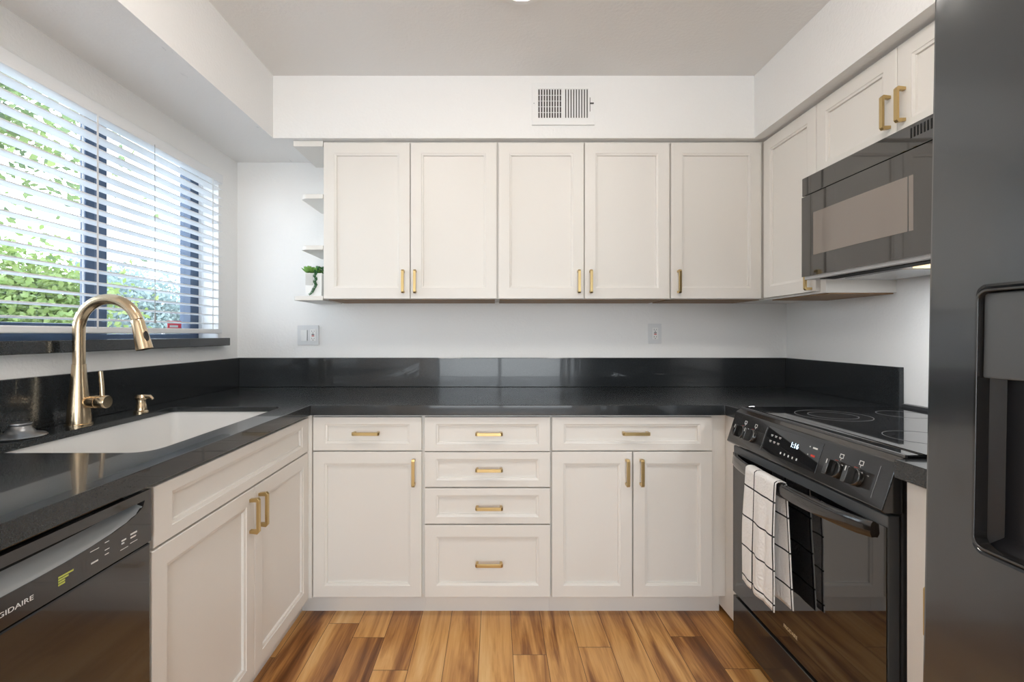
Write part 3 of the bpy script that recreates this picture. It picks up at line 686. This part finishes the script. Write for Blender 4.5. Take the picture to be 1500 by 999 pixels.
obj('door_glass', MB().box((0.9430, DY0+0.001, 0.197), (0.9458, DY1-0.001, 0.745)), M['glass_black'], od, bevel=0.0008)
# bowed handle
hp = []
for k in range(25):
    t = k/24; y = DY0+0.035+(DY1-DY0-0.06)*t; hp.append((y, 0.938-0.052*math.sin(math.pi*t)**0.55))
hb = MB(); vs = []; fs = []
for y, x in hp:
    vs += [(x, y, 0.746), (x-0.005, y, 0.739), (x-0.007, y, 0.716), (x-0.002, y, 0.706), (x+0.012, y, 0.708), (x+0.014, y, 0.744)]
for i in range(24):
    for j in range(6): fs.append((i*6+j, i*6+(j+1) % 6, (i+1)*6+(j+1) % 6, (i+1)*6+j))
fs += [tuple(reversed(range(6))), tuple(range(24*6, 25*6))]
obj('door_handle', hb.add(vs, fs), M['black'], od, smooth=50)
# control panel
cpoly = [(0.922, 0.790), (0.960, 0.905), (0.975, 0.915), (1.03, 0.915), (1.03, 0.9035), (0.977, 0.9035), (0.977, 0.782), (0.930, 0.782)]
ym = Matrix(((1,0,0,0),(0,0,-1,0),(0,1,0,0),(0,0,0,1)))
cpo = obj('control_panel', MB().prism(cpoly, -(RY1-0.001), -(RY0+0.001), ym), M['black'], rg_, bevel=0.0025)
tv = Vector((0.038, 0, 0.115)).normalized(); nv = Vector((0, -1, 0)).cross(tv)
def pm(y, s):       # point on the sloped panel: y along, s up the slope
    o = Vector((0.922, y, 0.790)) + tv*s; m = Matrix.Identity(4); u = Vector((0, -1, 0))
    for i in range(3): m[i][0] = u[i]; m[i][1] = tv[i]; m[i][2] = nv[i]; m[i][3] = o[i]
    return m
for (y, lab) in ((1.777, 1), (1.708, 1), (1.287, 1), (1.218, 1)):
    m_ = pm(y, 0.052)
    kb = MB(); ax_ = m_.copy(); ax_.translation = (0, 0, 0)
    kb.lathe([(0.001, 0.0005), (0.0240, 0.0005), (0.0240, 0.010), (0.0220, 0.014), (0.001, 0.014)], m_.translation, 24, ax_)
    kb.box((-0.0075, -0.0215, 0.014), (0.0075, 0.0215, 0.036), 0, m_)
    k_ = obj('knob', kb, M['knob'], cpo, bevel=0.0015, smooth=40)
    obj('knob_pointer', MB().box((-0.0012, 0.008, 0.0361), (0.0012, 0.0205, 0.0366), 0, m_), M['mark'], k_)
    obj('red_mark', MB().box((-0.018, 0.0225, 0.0003), (-0.006, 0.0245, 0.0008), 0, m_), M['redmark'], cpo)
    ic = MB().plate(rect(-0.0070, 0.033, 0.0070, 0.045), [rect(-0.0053, 0.0347, 0.0053, 0.0433)], 0.0003, 0.0008, m_)
    ic.box((-0.0008, 0.0275, 0.0003), (0.0008, 0.0330, 0.0008), 0, m_)
    obj('burner_icon', ic, M['mark'], cpo)
    tk = MB()
    for q in range(6): tk.box((-0.031, -0.020+q*0.006, 0.0003), (-0.028, -0.0188+q*0.006, 0.0008), 0, m_)
    obj('dial_marks', tk, M['ring'], cpo)
dp = obj('display_panel', MB().box((-0.135, 0.018, 0.0002), (0.135, 0.108, 0.0012), 0, pm(1.498, 0)), M['glass_black'], cpo, bevel=0.0004)
text('clock_digits', '1:16', 0.023, pm(1.480, 0.072) @ Matrix.Translation((0, 0, 0.0013)), M['lcd'], dp, depth=0.0002)
m_ = pm(1.60, 0.0)
def mark_(a, b, c_, d_): obj('button_mark', MB().box((a, b, 0.0013), (c_, d_, 0.0017), 0, m_), M['mark'], dp)
for r_ in range(2):
    for k in range(3):
        mark_(-0.008+k*0.022, 0.080-r_*0.020, 0.004+k*0.022, 0.0820-r_*0.020); mark_(-0.006+k*0.022, 0.0765-r_*0.020, 0.002+k*0.022, 0.0780-r_*0.020)
for k in range(5): mark_(0.065+k*0.02, 0.031, 0.070+k*0.02, 0.038)
for k in range(2): mark_(0.185, 0.085-k*0.024, 0.189, 0.088-k*0.024)
mark_(0.200, 0.084, 0.220, 0.089)
obj('stop_button', MB().box((0.200, 0.060, 0.0013), (0.218, 0.066, 0.0017), 0, m_), M['redmark'], dp)
for y in (1.643, 1.160): obj('trim_line', MB().box((-0.0006, 0.018, 0.0002), (0.0006, 0.100, 0.0009), 0, pm(y, 0)), M['steel'], cpo)
# cooktop
ck = obj('cooktop', MB().box((1.0305, RY0+0.001, 0.9036), (1.612, RY1-0.001, 0.922)).box((0.985, RY0+0.001, 0.9155), (1.0305, RY1-0.001, 0.922)), M['glass_black'], rg_, bevel=0.0015)
obj('front_trim', MB().box((0.9785, RY0+0.002, 0.9155), (0.9845, RY1-0.002, 0.922)), M['pewter_dark'], ck)
obj('rear_trim', MB().box((1.6125, RY0+0.002, 0.9036), (1.640, RY1-0.002, 0.934)), M['satin'], ck, bevel=0.002)
for (x, y, rs) in ((1.20, 1.67, (0.115, 0.075)), (1.20, 1.31, (0.095,)), (1.47, 1.69, (0.08,)), (1.47, 1.31, (0.115, 0.08))):
    rb = MB()
    for r_ in rs:
        n = 56; o_ = [(x+r_*math.cos(2*math.pi*k/n), y+r_*math.sin(2*math.pi*k/n)) for k in range(n)]; i_ = [(x+(r_-0.0016)*math.cos(2*math.pi*k/n), y+(r_-0.0016)*math.sin(2*math.pi*k/n)) for k in range(n)]
        rb.plate(o_, [i_], 0.9221, 0.9225)
    obj('burner_ring', rb, M['ring'], ck)
text('brand_lettering', 'FRIGIDAIRE', 0.016, frame((0.9427, 1.50, 0.262), 'right'), M['markgold'], od, squeeze=0.86)

# towel over the oven handle
def towel():
    x_at = lambda y: 0.938-0.052*math.sin(math.pi*min(max((y-(DY0+0.035))/(DY1-DY0-0.06), 0), 1))**0.55
    nu, nv_ = 26, 70; Lf, Lb = 0.395, 0.375; Wd = 0.185; Yn = 1.462; verts = []; uvs = []
    tot = Lf+Lb+0.05
    for i in range(nv_+1):
        s = tot*i/nv_
        for j in range(nu+1):
            u = j/nu; y = Yn+Wd*(1-u)*1.0; xh = x_at(y)
            if s < Lf: dn = Lf-s; z = 0.744-dn; x = xh-0.0125; k = dn; sg = -1
            elif s < Lf+0.05:
                t = (s-Lf)/0.05*math.pi; x = xh+0.004-0.0165*math.cos(t); z = 0.744+0.008*math.sin(t); k = 0; sg = 0
            else: dn = s-Lf-0.05; z = 0.744-dn; x = xh+0.0205; k = dn; sg = 1
            fold = 0.006*math.sin(u*7.5+0.6)*min(k*5, 1) + 0.003*math.sin(u*15+k*9)*min(k*4, 1)
            drift = -0.004*math.sin(u*3)*k
            if sg < 0: x += -abs(fold)*1.0-0.004*min(k*6, 1); yy = y+0.030*k*(0.5-u)*1.4+0.012*k*k
            else: x = min(x+fold*0.4, 0.9385); yy = y-0.085*k
            if sg == 1: x = min(x, 0.9385)
            verts.append((x, yy, z)); uvs.append((u*Wd, s))
    faces = [(i*(nu+1)+j, i*(nu+1)+j+1, (i+1)*(nu+1)+j+1, (i+1)*(nu+1)+j) for i in range(nv_) for j in range(nu)]
    me = bpy.data.meshes.new('dish_towel'); off = Vector((0.88, Yn+Wd/2, 0.35))
    me.from_pydata([Vector(v)-off for v in verts], [], faces); me.materials.append(M['towel'])
    uvl = me.uv_layers.new(name='UVMap')
    for l in me.loops: uvl.data[l.index].uv = uvs[l.vertex_index]
    me.polygons.foreach_set('use_smooth', [True]*len(me.polygons))
    o = bpy.data.objects.new('dish_towel', me); COL.objects.link(o); o.location = off
    sm = o.modifiers.new('thick', 'SOLIDIFY'); sm.thickness = 0.0035; sm.offset = 0
    return o
tag(towel(), 'white waffle dish towel with black grid lines over the oven handle', 'towel')

# narrow cabinet between stove and refrigerator
c = thing('base_cabinet', (1.3, 1.0, 0), 'narrow white base cabinet squeezed between stove and refrigerator', 'cabinet', 'white base cabinets under the black worktop')
obj('body', MB().box((0.985, 0.895, 0.095), (XR-0.004, 1.104, CT0-0.001)), M['cab'], c)
obj('toe_kick', MB().box((1.04, 0.895, 0), (1.06, 1.104, 0.0945)), M['cab'], c)
mxN = frame((0.985, 0, 0), 'right')
d_ = obj('door', MB().box((0.965, 0.897, 0.101), (0.9845, 1.102, CT0-0.006)), M['cab'], c, bevel=0.0015)
obj('handle', handle_mb(MB(), frame((0.965, 0, 0), 'right'), -1.020, 0.606, 0.113, True), M['gold'], d_, bevel=0.0008)

# ------------------------------------------------------------------ microwave
mw = thing('microwave', (1.45, 1.54, 1.43), 'dark over-the-range microwave mounted under the short wall cabinet', 'microwave')
MX0, MY0, MY1 = 1.252, 1.164, 1.922
obj('case', MB().box((MX0+0.04, MY0+0.003, 1.445), (XR-0.002, MY1-0.001, 1.8415)), M['satin'], mw, bevel=0.002)
vp = obj('vent_panel', MB().box((MX0+0.003, MY0, 1.768), (MX0+0.0395, MY1, 1.842)), M['mw'], mw, bevel=0.003)
sl_ = MB()
for k in range(22): sl_.box((MX0+0.0022, MY0+0.02+k*0.011, 1.800), (MX0+0.0028, MY0+0.025+k*0.011, 1.830))
obj('vent_slots', sl_, M['void'], vp)
# slightly bowed door
def bowed(y0, y1, z0, z1, x_back, xf, bow, n=24):
    vs = []; fs = []
    for k in range(n+1):
        t = k/n; y = y0+(y1-y0)*t; x = xf - bow*math.sin(math.pi*t) + 0.0006*math.sin(t*40)*math.exp(-8*min(t, 1-t))
        vs += [(x, y, z0), (x, y, z1), (x_back, y, z1), (x_back, y, z0)]
    for i in range(n):
        for j in range(4): fs.append((i*4+j, i*4+(j+1) % 4, (i+1)*4+(j+1) % 4, (i+1)*4+j))
    fs += [(3, 2, 1, 0), (n*4, n*4+1, n*4+2, n*4+3)]
    return MB().add(vs, fs)
md = obj('door', bowed(MY0+0.098, MY1, 1.442, 1.764, MX0+0.0395, MX0+0.002, 0.002), M['mw'], mw, smooth=30)
obj('door_window', bowed(1.408, 1.850, 1.521, 1.688, MX0+0.001, MX0+0.0005, 0.0025), M['mw_win'], md, smooth=30)
obj('control_panel', MB().box((MX0+0.002, MY0, 1.442), (MX0+0.0395, MY0+0.095, 1.764)), M['mw'], mw, bevel=0.002)
obj('door_handle', MB().tube([(MX0-0.003, 1.295, 1.475), (MX0-0.026, 1.295, 1.50), (MX0-0.030, 1.295, 1.60), (MX0-0.026, 1.295, 1.71), (MX0-0.003, 1.295, 1.735)], 0.0085, 12), M['mw'], md, smooth=50)
hood = obj('hood_underside', MB().box((MX0+0.012, MY0+0.01, 1.430), (XR-0.003, MY1-0.002, 1.4445)), M['hood'], mw, bevel=0.002)
obj('air_intake', MB().box((MX0+0.035, MY0+0.03, 1.4275), (MX0+0.095, MY1-0.06, 1.4298)), M['void'], hood)
obj('grease_filter', MB().box((MX0+0.12, MY0+0.42, 1.4270), (XR-0.06, MY1-0.08, 1.4298)), M['steel'], hood)
obj('lamp_cover', MB().box((MX0+0.12, MY0+0.27, 1.4265), (MX0+0.22, MY0+0.38, 1.4298)), mat('hood_lamp', (0.9, 0.7, 0.45), 0.4, emit=((1.0, 0.72, 0.42), 1.6)), hood)
l = lamp('hood_bulb', 'AREA', (0.17-0.198, -0.05, -0.012), (0, 0, 0), HOOD_W, (0.95, 0.98, 1.0), shape='RECTANGLE', size=0.09, size_y=0.10); l.parent = mw; l.location = (MX0+0.17-1.45, MY0+0.325-1.54, 1.4245-1.43)

# ------------------------------------------------------------------ refrigerator (leans back one degree)
fr = thing('refrigerator', (0.787, 0.42, 0.0), 'tall glossy black side-by-side refrigerator with water dispenser at right', 'refrigerator')
FXF = 0.787; FY0_, FY1_ = -0.035, 0.880; SPL = 0.487; FH = 1.87
obj('case', MB().box((FXF+0.075, FY0_+0.004, 0.012), (1.585, FY1_-0.002, FH-0.01)), M['satin'], fr, bevel=0.004)
mr = Matrix(((0,0,-1,FXF),(-1,0,0,0),(0,1,0,0),(0,0,0,1)))       # local x=-y, y=z, z=-x (out of the front)
DYF, DYN, DZ0, DZ1 = 0.790, 0.545, 0.856, 1.285
dh = rrect(-DYF, DZ0, -DYN, DZ1, 0.018, 5)
fd = obj('freezer_door', MB().plate(rect(-FY1_, 0.06, -(SPL+0.004), FH), [dh], -0.070, 0.0, mr), M['fridge'], fr, bevel=0.007, seg=3)
obj('refrigerator_door', MB().box((FXF, FY0_, 0.06), (FXF+0.070, SPL-0.004, FH)), M['fridge'], fr, bevel=0.007, seg=3)
obj('toe_grille', MB().box((FXF+0.03, FY0_+0.01, 0.01), (FXF+0.074, FY1_-0.01, 0.055)), M['satin'], fr)
for y, par in ((SPL+0.045, fd), (SPL-0.045, fr)):
    obj('door_handle', MB().tube([(FXF-0.002, y, 0.62), (FXF-0.045, y, 0.66), (FXF-0.05, y, 1.10), (FXF-0.045, y, 1.56), (FXF-0.002, y, 1.60)], 0.012, 14), M['black'], par, smooth=50)
dr_ = rrect(-DYF+0.0045, DZ0+0.0045, -DYN-0.0045, DZ1-0.0045, 0.0145, 5)
obj('dispenser_bezel', MB().plate(rrect(-DYF+0.0003, DZ0+0.0003, -DYN-0.0003, DZ1-0.0003, 0.0177, 5), [dr_], -0.020, 0.0035, mr), M['black'], fd, smooth=40, bevel=0.001)
obj('dispenser_controls', MB().prism(rect(-DYF+0.005, 1.138, -DYN-0.005, DZ1-0.006), -0.030, -0.006, mr), M['disp'], fd, bevel=0.003)
cv_ = MB(); x0, x1, z0, z1 = -DYF+0.001, -DYN-0.001, DZ0+0.001, DZ1-0.001
vs = [(x0, z0, -0.020), (x1, z0, -0.020), (x1, z1, -0.020), (x0, z1, -0.020), (x0+0.015, z0+0.02, -0.036), (x1-0.015, z0+0.02, -0.036), (x1-0.015, z1-0.01, -0.036), (x0+0.015, z1-0.01, -0.036)]
cv_.add([mr @ Vector(v) for v in vs], [(0, 1, 5, 4), (1, 2, 6, 5), (2, 3, 7, 6), (3, 0, 4, 7), (4, 5, 6, 7)])
obj('dispenser_cavity', cv_, M['cavity'], fd)
obj('dispenser_paddle', MB().prism(rect(-0.68, 1.00, -0.62, 1.125), -0.032, -0.026, mr), M['black'], fd, bevel=0.003)
fr.rotation_euler = (0, R(1.02), 0)

# ------------------------------------------------------------------ recessed ceiling light, added fill domes
def downlight(x, y, label, watts):
    t = thing('recessed_light', (x, y, ZC), label, 'ceiling light', 'round recessed lights in the kitchen ceiling')
    n = 40; o_ = [(x+0.098*math.cos(2*math.pi*k/n), y+0.098*math.sin(2*math.pi*k/n)) for k in range(n)]; i_ = [(x+0.078*math.cos(2*math.pi*k/n), y+0.078*math.sin(2*math.pi*k/n)) for k in range(n)]
    obj('trim_ring', MB().plate(o_, [i_], ZC-0.007, ZC-0.0005), M['white'], t, bevel=0.001)
    obj('lens', MB().lathe([(0.001, -0.0045), (0.0775, -0.0045), (0.0775, -0.001), (0.001, -0.001)], (x, y, ZC)), M['lens'], t)
    l = lamp('bulb', 'AREA', (0, 0, -0.012), (0, 0, 0), watts, LAMP_C, shape='DISK', size=0.15, spread=R(170)); l.parent = t
downlight(0.104, 1.712, 'round recessed ceiling light at the top edge of the photo', LAMP_W)
M['dome'] = mat('fill_dome_glow', (0.9, 0.9, 0.9), 0.5, emit=(LAMP_C, FILL_DOME))
def fill_dome(x, y, label):  # unseen glowing domes, added as fill light for the room
    t = thing('fill_dome', (x, y, ZC), label, 'ceiling light', 'added fill domes on the kitchen ceiling')
    obj('base_plate', MB().lathe([(0.001, -0.0005), (0.13, -0.0005), (0.135, -0.012), (0.128, -0.018), (0.001, -0.018)], (x, y, ZC)), M['white'], t, smooth=40)
    obj('glass_dome', MB().lathe([(0.001, -0.0185), (0.122, -0.0185), (0.118, -0.040), (0.095, -0.065), (0.06, -0.082), (0.02, -0.089), (0.001, -0.090)], (x, y, ZC)), M['dome'], t, smooth=60)
fill_dome(-0.45, 1.05, 'added unseen fill dome on the window side, above the camera')
fill_dome(0.62, 1.00, 'added unseen fill dome on the stove side, above the camera')
fill_dome(0.10, -1.7, 'added unseen fill dome near the added glass door')

# ------------------------------------------------------------------ garden outside the window
gr = obj('ground', MB().box((-40, -12, -0.5), (XL-T-0.01, 40, -0.35)), M['lawn'])
gr['kind'] = 'structure'; gr['label'] = 'pale ground outside the window'; gr['category'] = 'ground'
def tree(x, y, h, r, crown_z, leafm, n, leaf, label, group='trees and shrubs outside the window', squash=1.0, trunk=0.10):
    t = thing('tree', (x, y, -0.35), label, 'tree', group)
    tb = MB(); top = (x+random.uniform(-.1, .1), y+random.uniform(-.1, .1), crown_z+h*0.25)
    tb.tube([(x, y, -0.35), (x+0.05, y, crown_z*0.5), top], [trunk, trunk*0.75, trunk*0.35], 10)
    ends = []
    for k in range(14):
        a = random.uniform(0, 6.28); el = random.uniform(-0.2, 1.2); ln_ = r*random.uniform(0.6, 1.0)
        s = Vector((x, y, crown_z-0.2+random.uniform(-0.3, 0.4)*r)); e_ = s+Vector((math.cos(a)*math.cos(el), math.sin(a)*math.cos(el), math.sin(el)*squash))*ln_
        mid = (s+e_)/2+Vector((0, 0, 0.1*r)); tb.tube([s, mid, e_], [trunk*0.3, trunk*0.18, trunk*0.06], 6); ends += [mid, e_, (mid+e_)/2]
    obj('trunk', tb, M['bark'], t, smooth=50)
    lf = MB()
    for k in range(n):
        c_ = random.choice(ends) + Vector((random.gauss(0, 1), random.gauss(0, 1), random.gauss(0, 1)*squash))*r*0.22
        d1 = Vector((random.gauss(0, 1), random.gauss(0, 1), random.gauss(0, 1))).normalized(); d2 = d1.orthogonal().normalized()*0.5; q = leaf*random.uniform(0.7, 1.3)
        lf.add([c_-d1*q, c_+d2*q, c_+d1*q, c_-d2*q], [(0, 1, 2, 3)])
    me = bpy.data.meshes.new('foliage'); me.from_pydata([v-Vector(t.location) for v in lf.v], [], lf.f); me.materials.append(leafm)
    o = bpy.data.objects.new('foliage', me); COL.objects.link(o); o.parent = t; o['kind'] = 'stuff'
tree(-5.1, 4.3, 3.6, 1.5, 3.1, M['leaf_mid'], 4200, 0.055, 'leafy tree with thin branches close outside the left window half', squash=1.2, trunk=0.06)
tree(-7.6, 7.0, 1.8, 1.4, 1.4, M['leaf_lime'], 9000, 0.06, 'bright lime green bushy tree low in the left window half', squash=0.8)
tree(-8.6, 11.6, 1.8, 1.2, 1.5, M['leaf_haze'], 6000, 0.06, 'pale green shrub further back behind the window mullion', squash=0.8)
tree(-13.6, 16.4, 3.0, 1.4, 2.0, M['leaf_haze'], 6000, 0.07, 'pale blue-green distant tree behind the faucet spout', squash=1.1)
tree(-8.4, 16.5, 2.0, 1.3, 1.0, M['leaf_haze'], 5000, 0.07, 'low pale distant bush near the red window sticker', squash=0.7)
